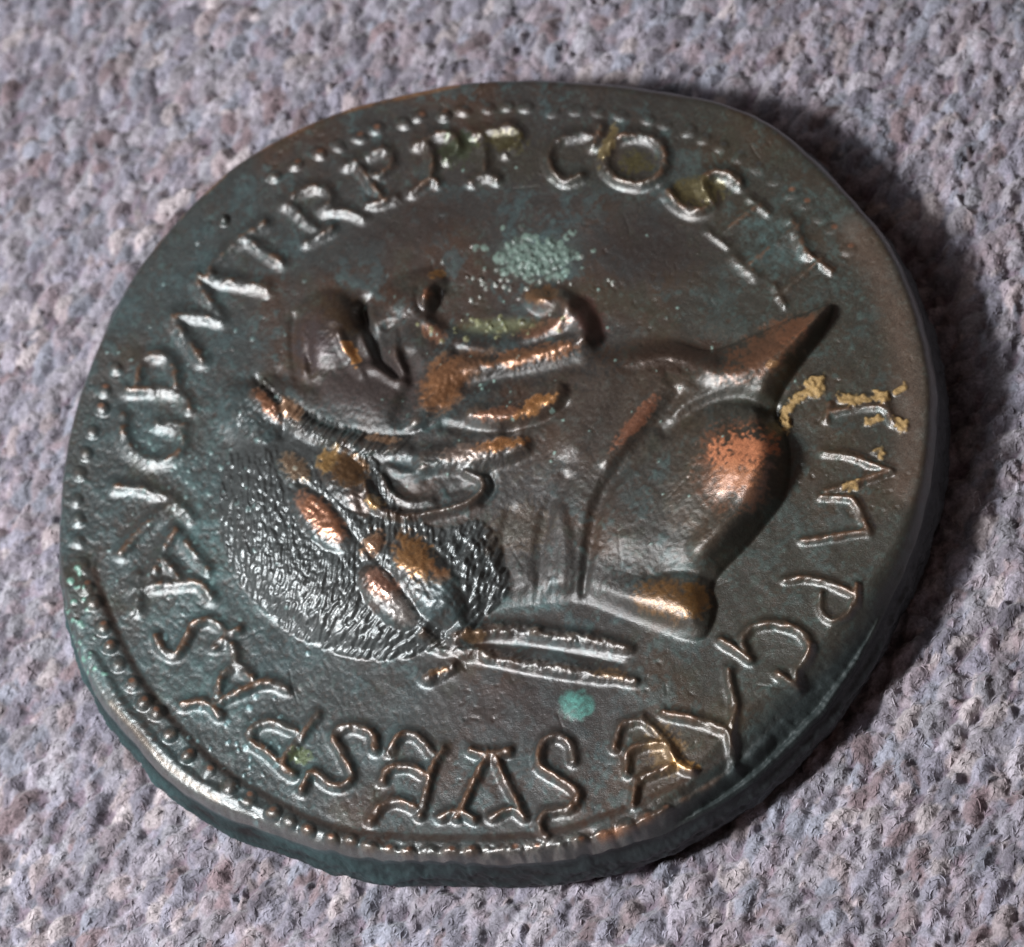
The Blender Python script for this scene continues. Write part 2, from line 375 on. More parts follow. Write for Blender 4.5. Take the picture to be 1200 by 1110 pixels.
# neck and drapery
drape = newpart('drapery', 'rounded shoulder drapery with a bare copper patch', portrait)
ridge([(796,462),(776,492),(748,530),(716,566),(698,606),(690,650),(684,694)], [10,14,16,14,12,10,7], -7, 'bell')
ridge([(776,452),(756,480),(736,506),(712,540)], 14, 5, 'bell')
ridge([(664,562),(644,596),(634,640),(632,684)], 12, -4, 'bell'); ridge([(600,600),(590,640),(600,680)], 12, -3, 'bell')
ridge([(655,600),(662,640),(660,684)], 14, 4, 'bell')
region([(738,560),(776,508),(818,478),(864,474),(906,498),(926,538),(908,592),(872,644),(842,672),(782,676),(722,668),(696,640),(706,596)], 7, 46, 'soft', pid=drape)
ell(872, 540, 74, 62, 35, 9, 'bell'); ell(850, 580, 110, 80, 130, 5, 'bell')
ell(868, 545, 46, 60, 30, 7, 'bell')
ridge([(780,506),(826,476),(872,468),(910,486)], 12, -9, 'bell')
ridge([(884,496),(898,520),(900,546),(890,574),(868,602),(842,628),(822,646)], [22,27,30,30,30,28,22], 9, 'bell')
d2 = newpart('drapery', 'brown lower drapery fold with a bright underside', portrait)
region([(688,690),(730,678),(782,672),(832,682),(840,714),(828,748),(796,742),(744,728),(700,710)], 0, 34, 'soft', pid=d2)
ell(786, 704, 62, 36, 14, 9, 'bell'); ell(730, 700, 44, 26, 14, 4, 'bell')
ridge([(760,676),(800,668),(834,678)], 9, -4, 'bell')
d3 = newpart('drapery', 'brown front drapery fold running to a point', portrait)
ridge([(966,366),(930,398),(880,432),(830,436)], [12,26,28,20], 9, 'bell', pid=d3)
ridge([(962,374),(940,402),(916,430),(896,456)], [8,16,19,16], 6, 'bell')
ridge([(740,420),(790,412),(830,424)], 16, 6, 'bell')
ridge([(720,430),(700,470),(670,520)], 26, 5, 'bell')
for (x, y) in [(540,625),(556,640),(572,652),(548,662),(566,678),(584,690),(560,702),(530,640),(582,668),(545,690)]:
    ell(x+hr.normal(0,2), y, 13, 6, 62+hr.normal(0,12), 6, 'bell')
for k_ in range(60):
    x, y = hr.uniform(500, 610), hr.uniform(600, 720)
    if hin[int(y), int(x)]: ell(x, y, hr.uniform(5,9), hr.uniform(2.5,4), 60+hr.normal(0,25), hr.uniform(1.5,4), 'bell')
# striated neck hair
for k_ in range(14):
    x = 600+k_*9; ridge([(x, 676+hr.normal(0,6)), (x-4, 702+hr.normal(0,5))], 3, hr.uniform(.8,2.4), 'bell')
# struck and worn: everything softened except the hair strands
HM = blur(HM-HAIRTEX, 2.4)+HAIRTEX
# crisp step down to the field along the shoulder and bust tip
f_, s_ = region(PO, 0, 12)
xs_ = np.arange(s_[1].start, s_[1].stop)[None, :]; HM[s_] += (8.0*f_*sstep(770, 850, xs_)).astype(np.float32)
Hhead = HM.copy()
HM = HM+HLET
for pid, pls, r, h in LET:                       # ids again on top
    q, s = None, None
    win = window(np.vstack([np.array(p, float) for p in pls]), r+4)
    b = None
    for p in pls:
        q, s = sdist(smoothpts(p), 0, r, win=win); b = q if b is None else np.minimum(b, q)
    ID[s][b < .85] = pid

# --- border of beads
BEADS = [(183,836),(201,860),(222,885),(245,905),(269,921),(291,935),(319,953),(338,964),(360,975),(387,985),(410,988),(95,662),(101,687),(108,707),(120,735),(128,758),(139,779),(153,802),(169,824),
 (136,430),(122,457),(117,480),(108,507),(99,531),(95,556),(91,584),(90,609),(91,634),
 (322,205),(347,193),(374,181),(396,170),(420,161),(440,153),(471,145),(493,138),(520,134),(544,130),(569,127),(593,126),(617,128),(649,130),(676,131),(702,133),(728,135),(757,139),(780,146),(807,154),(826,162),(846,173),(866,182),(887,196),(909,211),(926,226),(944,239),(960,253),(976,270),(995,292),
 (432,993),(455,997),(478,999),(504,999),(528,999),(552,998),(577,996),(602,996),(628,995),(655,992),(680,988),(706,980),(735,969),(757,960),(779,950)]
bid = []
for i, (x, y) in enumerate(BEADS):
    x, y = x+hr.normal(0, 1.1), y+hr.normal(0, 1.1)
    worn = (x > 860 and y < 600) or (577 <= x <= 655 and y > 900)
    big = 12.5 if (x < 430 and y > 640) else 14 if y > 940 else 10.5
    pid = newpart('bead', None); 
    far = y < 300 and x > 300
    ell(x, y+(3 if big > 13 else 0), (big*.9 if not far else 10.5)+hr.uniform(-1, 1), (7.4 if far else 10.0 if big > 11 else 9)+(4 if big > 13 else 0)+hr.uniform(-.8, .8), hr.uniform(-20, 20) + (0 if far else math.degrees(math.atan2(y-555, x-585))), (2.6 if (x > 860 and y < 600) else 3.5 if worn else 4.6 if (y < 300 and x > 560) else (12.5 if big > 11 else 9))*hr.uniform(.55, 1.2)*.62, 'leaf', pid=pid, idq=.98)
ell(263, 258, 6, 7, 0, 8, 'dome')
ridge([(245,263),(232,284)], 4, 2, 'bell')
# groove inside the beads, raised lip outside them along the lower left, rim
cx0, cy0 = 585, 553
inner = smoothpts([(110,668),(124,710),(146,760),(178,815),(215,858),(262,902),(318,936),(380,966),(440,978),(540,982),(640,976),(720,952),(790,922),(860,880)], 6)
q, s = sdist(inner, 60, 1.0); ys_, xs_ = np.mgrid[s[0], s[1]]
outside = np.hypot((xs_-585)/1.0, (ys_-553)/1.0)
ii = sdist(np.array([(585, 553)]), 0, None, win=(s[1].start, s[1].stop, s[0].start, s[0].stop))
poly_in = np.vstack([inner, [(880, 860), (1000, 500), (600, 120), (130, 600)]])
io = inside(poly_in, (s[1].start, s[1].stop, s[0].start, s[0].stop))
side = np.where(io, -q, q); fade_ = sstep(640, 700, ys_)*sstep(860, 780, xs_)
HM[s] += (6.5*sstep(-5, 6, side)*fade_).astype(np.float32)
lip = smoothpts([(110,770),(136,816),(162,848),(210,899),(260,930),(320,953),(360,970),(411,984),(440,988)], 6)
q, s = sdist(lip, 20, 9.5); HM[s] += (3.0*prof(q, 'bell')).astype(np.float32)
q, s = sdist(smoothpts([(735,974),(779,953),(816,934),(837,921),(868,898),(900,866)], 6), 20, 10); HM[s] += (5.5*prof(q, 'bell')).astype(np.float32)
ll_ = sstep(-168, -140, np.degrees(np.arctan2(-(YY-cy0), XX-cx0)))*sstep(-52, -75, np.degrees(np.arctan2(-(YY-cy0), XX-cx0)))
HM -= ll_*3.2*np.clip(1-dE/13, 0, 1)*(1+.3*N3)
HM += ll_*sstep(26, 14, dE)*sstep(400, 500, XX)*(N3*2.0+N4*.7)
# the lower right shoulder of the flan falls away
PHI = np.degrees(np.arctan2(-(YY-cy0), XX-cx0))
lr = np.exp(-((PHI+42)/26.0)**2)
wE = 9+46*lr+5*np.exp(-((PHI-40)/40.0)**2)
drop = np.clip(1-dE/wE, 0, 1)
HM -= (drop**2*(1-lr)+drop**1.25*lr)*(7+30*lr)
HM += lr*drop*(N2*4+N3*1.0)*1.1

# crusts
cr = newpart('green_crust', 'pale green crumbly crust above the mouth')
def crust(n, cx, cy, sx, sy, rmin, rmax, h, pid=None, seed=3):
    r = np.random.default_rng(seed); M_ = np.zeros((H, W), np.float32)
    for _ in range(n):
        x, y = r.normal(cx, sx), r.normal(cy, sy); rr = r.uniform(rmin, rmax)
        q, s = ell(x, y, rr, rr*r.uniform(.6, 1), r.uniform(0, 180), h*r.uniform(.4, 1), 'bell', pid=pid, idq=.8)
        M_[s] = np.maximum(M_[s], 1-np.clip(q, 0, 1)**2)
    return M_
C1 = crust(260, 628, 303, 21, 12, 2, 7, 1.3, cr, 3)
C2 = crust(34, 600, 330, 55, 16, 2, 4, 3.5, None, 4)
C3 = crust(30, 585, 385, 40, 8, 2, 5, 3, None, 5)
C4 = crust(70, 640, 420, 130, 90, 1.2, 2.6, 2, None, 6)
C5 = crust(110, 230, 560, 60, 110, 1.5, 4, 1.8, None, 8)
C6 = crust(40, 300, 860, 40, 40, 1.5, 5, 3, None, 9)
C6b = crust(50, 90, 760, 12, 45, 2, 5, 2.5, None, 19)
YEL = []
for pls, r, h in [([[(962,444),(950,447)]], 6, 5), ([[(960,456),(944,460),(930,468),(922,482),(920,500)]], 7, 4),
                  ([[(984,466),(1000,470),(1014,466)],[(1012,468),(1038,464)]], 6, 5), ([[(1016,495),(1028,492)]], 4.5, 4),
                  ([[(1050,492),(1060,500)]], 6, 5), ([[(1024,529),(1034,532)]], 5, 4), ([[(990,570),(1004,568)]], 5, 4), ([[(1050,460),(1060,452)]], 4, 3),
                  ([[(922,496),(914,492)]], 4, 3)]:
    pid = newpart('ochre_deposit', None)
    YEL.append(strokes(pls, r*1.35, h*.35, 'flat', pid, idq=.75))
tl = newpart('teal_spot', 'round turquoise corrosion spot')
TS = ell(676, 827, 23, 21, 0, 2.5, 'bell', pid=tl, idq=.92)

# surface irregularity: gentle waves, pits, grain
rib_ = np.isin(ID, [k for k, p in enumerate(PARTS) if p and p[0].startswith('ribbon')]).astype(np.float32); rib_ = blur(rib_, 1.5)
lf_ = np.isin(ID, [k for k, p in enumerate(PARTS) if p and p[0] in ('laurel_leaf', 'laurel_berry', 'cheek_fold', 'ear')])
HM += rib_*(N3*2.4+N4*.5+N2*2.0)+lf_*(N3*.7+N4*.35)
HM += N1*1.6+N2*0.5+N3*0.16+N4*0.06
rough_left = sstep(620, 200, XX)*sstep(350, 520, YY)
HM += rough_left*(N3*0.35+N4*0.3)
sr = np.random.default_rng(41)
for _ in range(46):
    x, y, a_ = sr.uniform(130, 1040), sr.uniform(140, 960), sr.uniform(0, math.pi); L = sr.uniform(8, 46)
    ridge([(x, y), (x+L*.5*math.cos(a_)+sr.normal(0, 1.5), y+L*.5*math.sin(a_)), (x+L*math.cos(a_), y+L*math.sin(a_))], 1.7, -sr.uniform(.3, .9), 'bell')
for _ in range(150):
    x, y = sr.uniform(110, 1060), sr.uniform(130, 970); r0_ = sr.uniform(1.3, 3.4); ell(x, y, r0_, r0_*sr.uniform(.6, 1), sr.uniform(0, 180), sr.choice([-1.3, 1.0])*sr.uniform(.4, 1), 'bell')
pit = np.clip(vnoise(H, W, 5.5, 301)-0.66, 0, 1)*sstep(-.2, .5, N1); HM -= pit*3
head = (ID == portrait) | (ID >= 0) & (Hhead > 8)
HM += (Hhead > 6)*(N4*0.2+N3*0.3)
HS = blur(HM, 0.7)

# ================================================================= COLOUR of the metal, with some light and shade painted in
base = np.array([0.044, 0.041, 0.038]); brown = np.array([0.070, 0.036, 0.022]); teal = np.array([0.048, 0.074, 0.077]); olive = np.array([0.050, 0.050, 0.030])
COL[:] = base
MET[:] = 0.35
left = sstep(560, 160, XX+0.25*(YY-555)*-1+N1*120)
mix(ALL, left*0.55+0.25*left*N2, teal)  # teal patina, also puts a bluish sheen into the left field's colour
mix(ALL, np.clip(N1*1.8+0.2+.5*N2, 0, 1)*0.75*(1-left*.6), brown)
mix(ALL, sstep(0.05, 0.45, N2+0.4*N3+.15*N4)*0.65, teal*1.1)
mix(ALL, sstep(0.25, 0.7, -N2+0.5*N1)*0.35, olive)
mix(ALL, sstep(640, 900, XX+N1*80)*0.4, olive)
mix(ALL, ll_*sstep(14, 7, dE)*(.75+.5*N3)*sstep(560, 430, XX), (.20, .20, .19), .75, .30)
mix(ALL, ll_*sstep(24, 14, dE)*sstep(-.25, .3, N3+.5*N2)*sstep(430, 520, XX)*.8, (.24, .22, .20), .75, .30)
mix(ALL, sstep(.25, .75, N4*.7+N3*.6)*.35, (.045, .075, .066), .1, .5)
mix(ALL, sstep(.25, .75, -N4*.6+N5*.5)*.35, (.075, .045, .032), .3, .4)
# teal bloom round the hair, rim and side
for x, y, a, b, an, m in [(245,640,40,110,-12,.8),(300,720,40,20,30,.5),(610,708,60,16,0,.7),(240,810,90,50,30,.5),(905,285,50,40,40,.6),(95,760,40,90,-20,.7),(340,880,60,40,20,.5),(210,500,70,70,0,.35),(640,300,70,40,0,.4),(875,865,22,14,-30,.4),(540,660,60,50,50,.5),(985,255,60,25,45,.3),(200,720,60,40,0,.4)]:
    q, s = ell(x, y, a, b, an, 0)
    mix(s, (1-np.clip(q, 0, 1)**2)*m*(0.6+0.6*N3[s]+.3*N4[s]), (0.065, 0.115, 0.115), 0.1, 0.5)
RGH += np.isin(ID, [k for k, p in enumerate(PARTS) if k == portrait or (p and p[0] == 'drapery')])*.13
# worn high points: brown, then bare copper
hf = blur(HM, 1.2)-blur(HM, 9)
worn_ = sstep(1.2, 5.5, hf)*(0.45+0.6*sstep(-.3, .5, N2))
letmask = np.isin(ID, [l[0] for l in LET])
mix(ALL, worn_*0.45*(letmask | (ID > 0)), (0.16, 0.088, 0.05), 0.5, 0.34)
for pid_, pls_, r_0, h_0 in LET:
    win_ = window(np.vstack([np.array(p, float) for p in pls_]), 12); b_ = None
    for p in pls_:
        q, s = sdist(smoothpts(p)+np.array([1.2, -1.2]), 0, 5.4, win=win_); b_ = q if b_ is None else np.minimum(b_, q)
    top_ = pls_[0][0][1] < 700 and pls_[0][0][0] < 900
    b_ = b_+.75*N3[s]+.3*N4[s]+.35*N2[s]
    mix(s, sstep(1.1, .25, b_)*(sstep(.05, .4, N2[s]+N3[s])*.8 if top_ else .15+.8*sstep(-.2, .35, N2[s]+.6*N3[s])), (.165, .090, .052), .5, .4)
    # shade painted into the colour along the upper right of every stroke
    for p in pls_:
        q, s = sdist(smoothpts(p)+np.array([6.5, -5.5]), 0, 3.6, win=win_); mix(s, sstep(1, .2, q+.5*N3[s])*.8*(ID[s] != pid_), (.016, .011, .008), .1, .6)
hair_m = (ID == hair)
mix(ALL, hair_m*0.85, (0.085, 0.095, 0.095), 0.6, 0.33)
def patch(x, y, a, b, an, m, col=(0.55, 0.25, 0.12), met=.8, rgh=.34, nz=1.0):
    q, s = ell(x, y, a, b, an, 0)
    mm = sstep(0, .5, (1-np.clip(q, 0, 1))+nz*(.30*N3[s]+.28*N2[s]+.26*N4[s]+.12*N5[s])-.12)*m*(q < 1)*sstep(1, .8, q)
    mix(s, mm, col, met, rgh)
patch(430,445,110,60,10,.9,(0.050,0.036,0.033),.25,.56); patch(400,370,36,38,0,.8,(0.10,0.062,0.032)); patch(372,400,40,44,0,.5,(0.075,0.055,0.06))
patch(700,480,220,90,-20,.55,(0.075,0.052,0.038),.35); patch(790,420,110,30,0,.8,(0.085,0.052,0.036)); patch(900,410,80,34,-32,.9,(0.16,0.075,0.040),.5)
patch(930,388,34,14,-40,.8,(0.38,0.17,0.09)); patch(905,428,10,8,0,.9,(.5,.28,.13))
patch(862,548,62,70,10,.9,(0.17,0.080,0.045),.5); patch(872,528,52,32,-12,1,(0.46,0.175,0.085),.25,.58,1.3); patch(862,560,34,24,0,.7,(0.36,0.15,0.07),.3,.56)
patch(820,590,60,60,0,.3,(.13,.08,.05)); patch(786,706,56,32,10,.9,(0.17,0.085,0.028),.5); patch(815,705,26,30,0,.8,(.22,.11,.03))
patch(520,450,50,34,-58,.85,(0.36,0.165,0.07),.7,.4,.55); patch(545,430,50,26,-20,.6,(.25,.12,.06),.6,.4,.6); patch(620,418,76,16,-12,.85,(0.42,0.20,0.10)); patch(628,476,38,14,-28,1,(0.75,0.36,0.13),.85,.3); patch(590,486,40,12,-10,.6,(.4,.18,.1))
patch(588,522,40,12,-8,1,(0.72,0.34,0.13),.85,.3); patch(545,532,40,14,-5,.5,(.35,.25,.2),.8,.3); patch(413,415,8,26,-28,1,(0.75,0.36,0.12),.85,.3); patch(508,392,20,14,30,.7,(.35,.17,.1))
patch(640,384,50,12,-14,.6,(.30,.14,.08)); patch(636,345,26,16,0,.7,(.24,.12,.05)); patch(690,375,24,40,-30,.7,(.12,.055,.045)); patch(502,345,9,12,0,.9,(.40,.18,.1)); patch(512,322,12,8,0,.8,(.4,.2,.06))
patch(745,496,12,52,40,.95,(0.38,0.17,0.10)); patch(378,607,52,22,47,1,(0.55,0.25,0.14),.85,.3,.5); patch(345,549,26,18,45,1,(.5,.36,.24),.9,.28); patch(386,540,16,24,30,.95,(.55,.33,.12),.8,.3); patch(408,552,34,26,40,.9,(.19,.10,.04)); patch(420,590,26,14,60,.7,(.15,.10,.08))
patch(440,590,16,10,30,1,(.7,.45,.2),.9,.28); patch(438,636,24,16,-50,1,(.7,.42,.26),.9,.28); patch(450,688,36,20,48,1,(.65,.36,.26),.9,.28,.5); patch(470,715,30,18,50,.8,(.5,.46,.43),.9,.3,.5); patch(490,655,46,28,50,1,(.48,.25,.10),.8,.3); patch(512,670,24,16,40,.8,(.45,.22,.10)); patch(515,700,36,32,50,.7,(.06,.09,.095),.3,.35)
patch(315,475,12,32,-35,.8,(.42,.19,.1)); patch(340,480,22,14,40,.8,(.55,.33,.2)); patch(450,515,30,8,10,.7,(.45,.27,.16)); patch(515,787,16,9,-20,.8,(.30,.16,.07)); patch(555,745,18,10,0,.6,(.3,.17,.08))
patch(715,790,30,10,10,.5,(.3,.17,.07)); patch(700,570,60,40,0,.4,(.07,.06,.05)); patch(610,620,60,40,-30,.5,(.09,.055,.03))
patch(620,190,200,40,4,.5,(.072,.062,.045)); patch(760,290,110,60,0,.6,(.062,.046,.042)); patch(600,830,160,60,0,.5,(.062,.05,.048)); patch(480,265,120,40,-15,.5,(.06,.048,.044))
patch(820,225,40,22,0,.8,(.16,.13,.05)); patch(745,188,28,20,0,.8,(.13,.11,.04)); patch(712,172,10,34,20,.9,(.34,.26,.12)); patch(590,165,40,22,0,.6,(.12,.10,.03)); patch(535,175,30,30,0,.5,(.07,.10,.04)); patch(352,885,18,14,0,.7,(.16,.20,.08))
patch(780,878,30,40,-30,.5,(.34,.20,.08)); patch(802,896,22,9,15,.9,(.62,.34,.10))
# rim colours
rimo = smoothpts([(180,290),(215,250),(280,190),(340,157),(400,131),(460,116),(536,99)], 6)
q, s = sdist(rimo, 20, 6.0); mix(s, sstep(1, 0, q)*sstep(-.5, .4, N2[s]), (.34, .17, .075), .6, .4)
q, s = sdist(smoothpts([(130,824),(154,852),(200,900),(255,938)], 6), 20, 6.0); mix(s, sstep(1, 0, q)*.35, (.30, .21, .14), .6, .36)
q, s = sdist(smoothpts([(706,982),(779,951),(816,932),(837,919),(868,897),(911,851),(949,813)], 6), 20, 9.0); mix(s, sstep(1, .2, q)*sstep(-.4, .4, N2[s])*.9, (.36, .17, .09), .6, .4)
q, s = sdist(smoothpts([(1000,270),(1040,340),(1062,420),(1068,500),(1060,570)], 6), 60, 34.0); mix(s, sstep(1, 0, q)*.6, (.13, .085, .062), .3, .5)
q, s = sdist(inner, 20, 7.0); mix(s, sstep(1, .1, q)*.5, (.075, .04, .028), .2, .5)
for i, (x, y) in enumerate(BEADS):
    c = (.42, .21, .13) if (i % 3 != 1 and not (560 < x < 900 and y < 300) and not (x < 100)) else (.14, .15, .14)
    q, s = ell(x+2, y-4, 5, 4, 0, 0); mix(s, sstep(1, .2, q)*.85, c, .8, .3)
mix(ALL, lr*drop*1.6, (0.022, 0.030, 0.030), .1, .62)  # darkens the shoulder turned from the window: shade put into the colour
for M_, c, m in ((C1, (.135, .19, .16), .85), (C2, (.26, .28, .25), .8), (C3, (.24, .24, .13), .85), (C4, (.22, .33, .29), .8), (C5, (.17, .26, .25), .55), (C6, (.20, .32, .33), .6), (C6b, (.15, .30, .24), .8)):
    mix(ALL, sstep(0, .5, M_)*m*sstep(-.9, .2, N3+N4), c, 0.0, .55)
q, s = ell(628, 303, 52, 30, 0, 0); mix(s, sstep(1, .3, q+.4*N3[s]+.25*N4[s])*.6, (.115, .165, .14), 0, .6); HM[s] += sstep(1, .4, q)*(N4[s]*.9+N3[s]*.8)
q, s = ell(585, 382, 70, 14, -3, 0); mix(s, sstep(1, .2, q)*.7, (.11, .115, .055), 0, .6)
for q, s in YEL:
    m_ = sstep(-.25, .15, (.55-q)+.75*N3[s]+.35*N4[s]); HM[s] += m_*(1.2+1.2*N4[s]); mix(s, m_*.9, (.32, .205, .08), 0, .75)
HS = blur(HM, 0.7)
q, s = TS; mix(s, sstep(1.0, .62, q+.28*N3[s]+.12*N4[s])*(.8+.3*N4[s]), (.075, .215, .185), 0, .65)
COL *= .76*(1+0.16*N3+0.12*N4+.10*N5)[..., None]
COL = np.clip(COL, 0.01, 0.95)

# ================================================================= COIN MESH
def samp(A, u, v):
    u = np.clip(u, 0, W-2.001); v = np.clip(v, 0, H-2.001)
    i = u.astype(int); j = v.astype(int); f = u-i; g = v-j
    if A.ndim == 3: f = f[..., None]; g = g[..., None]
    return (A[j, i]*(1-f)+A[j, i+1]*f)*(1-g)+(A[j+1, i]*(1-f)+A[j+1, i+1]*f)*g
NG = 690
a = np.linspace(-1, 1, NG)
A_, B_ = np.meshgrid(a, a)
with np.errstate(divide='ignore', invalid='ignore'):
    big = np.abs(A_) > np.abs(B_)
    rr = np.where(big, A_, B_)
    ph = np.where(big, (math.pi/4)*np.divide(B_, A_, out=np.zeros_like(A_), where=A_ != 0), math.pi/2-(math.pi/4)*np.divide(A_, B_, out=np.zeros_like(A_), where=B_ != 0))
px_, py_ = rr*np.cos(ph), rr*np.sin(ph)
rho = np.hypot(px_, py_); phi = np.arctan2(py_, px_)
Rr = R_of(phi)
gx, gy = rho*Rr*np.cos(phi), rho*Rr*np.sin(phi)
HB = blur(HM, 5.0)
h = np.zeros_like(gx)
for _ in range(4):
    u, v = proj(gx, gy, THICK+h); h = 0.5*h+0.5*samp(HB, u, v)*PX
u, v = proj(gx, gy, THICK+h)
Hz = samp(HS, u, v)*PX
# roll over at the very rim
er = np.clip(((1-rho)*Rr)/0.02, 0, 1)
Hz = Hz-0.020*(1-np.sqrt(np.maximum(1-(1-er)**2, 0)))
gz = THICK+Hz
cu, cv = u, v
VC = samp(COL, cu, cv); VM = samp(MET, cu, cv); VR = samp(RGH, cu, cv)
# vertex normals of the whole face
P3 = np.stack([gx, gy, gz], -1)
du = np.gradient(P3, axis=1); dv = np.gradient(P3, axis=0)
NN = np.cross(du, dv); NN /= np.linalg.norm(NN, axis=-1, keepdims=True)+1e-12
if NN[NG//2, NG//2, 2] < 0: NN = -NN
ci = np.clip((cv[:-1, :-1]+cv[1:, 1:])/2+.5, 0, H-1).astype(int); cj = np.clip((cu[:-1, :-1]+cu[1:, 1:])/2+.5, 0, W-1).astype(int)
CID = ID[ci, cj]

# ---- material shared by every piece of the coin
def coin_material():
    m = bpy.data.materials.new("patinated_bronze"); m.use_nodes = True; nt = m.node_tree; n = nt.nodes; L = nt.links
    b = n["Principled BSDF"]
    at = n.new("ShaderNodeAttribute"); at.attribute_name = "metal_colour"
    sf = n.new("ShaderNodeAttribute"); sf.attribute_name = "metal_surface"
    sp = n.new("ShaderNodeSeparateColor"); L.new(sf.outputs["Color"], sp.inputs[0])
    tc = n.new("ShaderNodeTexCoord")
    n1 = n.new("ShaderNodeTexNoise"); n1.inputs["Scale"].default_value = 150; n1.inputs["Detail"].default_value = 5; L.new(tc.outputs["Object"], n1.inputs["Vector"])
    n2 = n.new("ShaderNodeTexNoise"); n2.inputs["Scale"].default_value = 420; n2.inputs["Detail"].default_value = 3; L.new(tc.outputs["Object"], n2.inputs["Vector"])
    mr = n.new("ShaderNodeMapRange"); mr.inputs[1].default_value = .3; mr.inputs[2].default_value = .7; mr.inputs[3].default_value = .62; mr.inputs[4].default_value = 1.4; L.new(n2.outputs[0], mr.inputs[0])
    mx = n.new("ShaderNodeVectorMath"); mx.operation = 'SCALE'; L.new(at.outputs["Color"], mx.inputs[0]); L.new(mr.outputs[0], mx.inputs["Scale"])
    L.new(mx.outputs[0], b.inputs["Base Color"]); L.new(sp.outputs[0], b.inputs["Metallic"])
    ra = n.new("ShaderNodeMath"); ra.operation = 'MULTIPLY_ADD'; L.new(n1.outputs[0], ra.inputs[0]); ra.inputs[1].default_value = .30; 
    sb = n.new("ShaderNodeMath"); sb.operation = 'SUBTRACT'; L.new(sp.outputs[1], sb.inputs[0]); sb.inputs[1].default_value = .15; L.new(sb.outputs[0], ra.inputs[2]); L.new(ra.outputs[0], b.inputs["Roughness"])
    b1 = n.new("ShaderNodeBump"); b1.inputs["Strength"].default_value = .14; b1.inputs["Distance"].default_value = .0035; L.new(n1.outputs[0], b1.inputs["Height"])
    b2 = n.new("ShaderNodeBump"); b2.inputs["Strength"].default_value = .5; b2.inputs["Distance"].default_value = .0016; L.new(n2.outputs[0], b2.inputs["Height"]); L.new(b1.outputs[0], b2.inputs["Normal"])
    L.new(b2.outputs[0], b.inputs["Normal"])
    b.inputs["Specular IOR Level"].default_value = .35
    L.new(sp.outputs[2], b.inputs["Coat Weight"]); b.inputs["Coat Roughness"].default_value = .35; b.inputs["Coat IOR"].default_value = 1.65; L.new(b2.outputs[0], b.inputs["Coat Normal"])
    return m
MAT = coin_material()
coin = bpy.data.objects.new("coin", None); SC.collection.objects.link(coin)
coin.empty_display_size = .3
coin["label"] = "old dark bronze coin with a raised laurelled profile head, lying on grey woven cloth"
coin["category"] = "coin"
def build(name, verts, faces, nrm, col, sur, parent, label=None, mat=MAT):
    me = bpy.data.meshes.new(name)
    nv, nf = len(verts), len(faces)
    me.vertices.add(nv); me.vertices.foreach_set("co", np.ascontiguousarray(verts, np.float32).ravel())
    me.loops.add(nf*4); me.polygons.add(nf)
    me.loops.foreach_set("vertex_index", np.ascontiguousarray(faces, np.int32).ravel())
    me.polygons.foreach_set("loop_start", np.arange(0, nf*4, 4, dtype=np.int32))
    me.polygons.foreach_set("use_smooth", np.ones(nf, bool))
    me.update(calc_edges=True)
    if col is not None:
        for nm, c in (("metal_colour", col), ("metal_surface", sur)):
            at = me.attributes.new(nm, 'FLOAT_COLOR', 'POINT')
            c4 = np.ones((nv, 4), np.float32); c4[:, :3] = c; at.data.foreach_set("color", c4.ravel())
    me.materials.append(mat)
    if nrm is not None: me.normals_split_custom_set_from_vertices(nrm.astype(np.float32))
    o = bpy.data.objects.new(name, me); SC.collection.objects.link(o)
    if parent: o.parent = parent
    if label: o["label"] = label
    return o
idx = np.arange(NG*NG).reshape(NG, NG)
q00, q01, q11, q10 = idx[:-1, :-1], idx[:-1, 1:], idx[1:, 1:], idx[1:, :-1]
Q = np.stack([q00, q01, q11, q10], -1)
FV = P3.reshape(-1, 3); FN = NN.reshape(-1, 3); FC = VC.reshape(-1, 3); FS = np.stack([VM, VR, np.clip((.62-VR)/.24, 0, 1)*.75], -1).reshape(-1, 3)
# orientation: make sure the faces look up
f0 = Q[NG//2, NG//2]; nz = np.cross(FV[f0[1]]-FV[f0[0]], FV[f0[2]]-FV[f0[1]])[2]
if nz < 0: Q = Q[..., ::-1]
def cut(mask, name, parent, label=None):
    f = Q[mask]
    if len(f) < 4: return None
    uq, inv = np.unique(f, return_inverse=True)
    return build(name, FV[uq], inv.reshape(-1, 4), FN[uq], FC[uq], FS[uq], parent, label)
cut(CID == 0, 'field', coin, 'flat dark field and rim round the portrait')
objs = {}
order = np.argsort(CID.ravel(), kind='stable'); cs = CID.ravel()[order]
for pid in range(1, len(PARTS)):
    nm, lb, par = PARTS[pid]
    a0, a1 = np.searchsorted(cs, pid), np.searchsorted(cs, pid+1)
    if a1-a0 < 4: continue
    m = np.zeros(CID.size, bool); m[order[a0:a1]] = True
    objs[pid] = cut(m.reshape(CID.shape), nm, objs[par] if par else coin, lb)

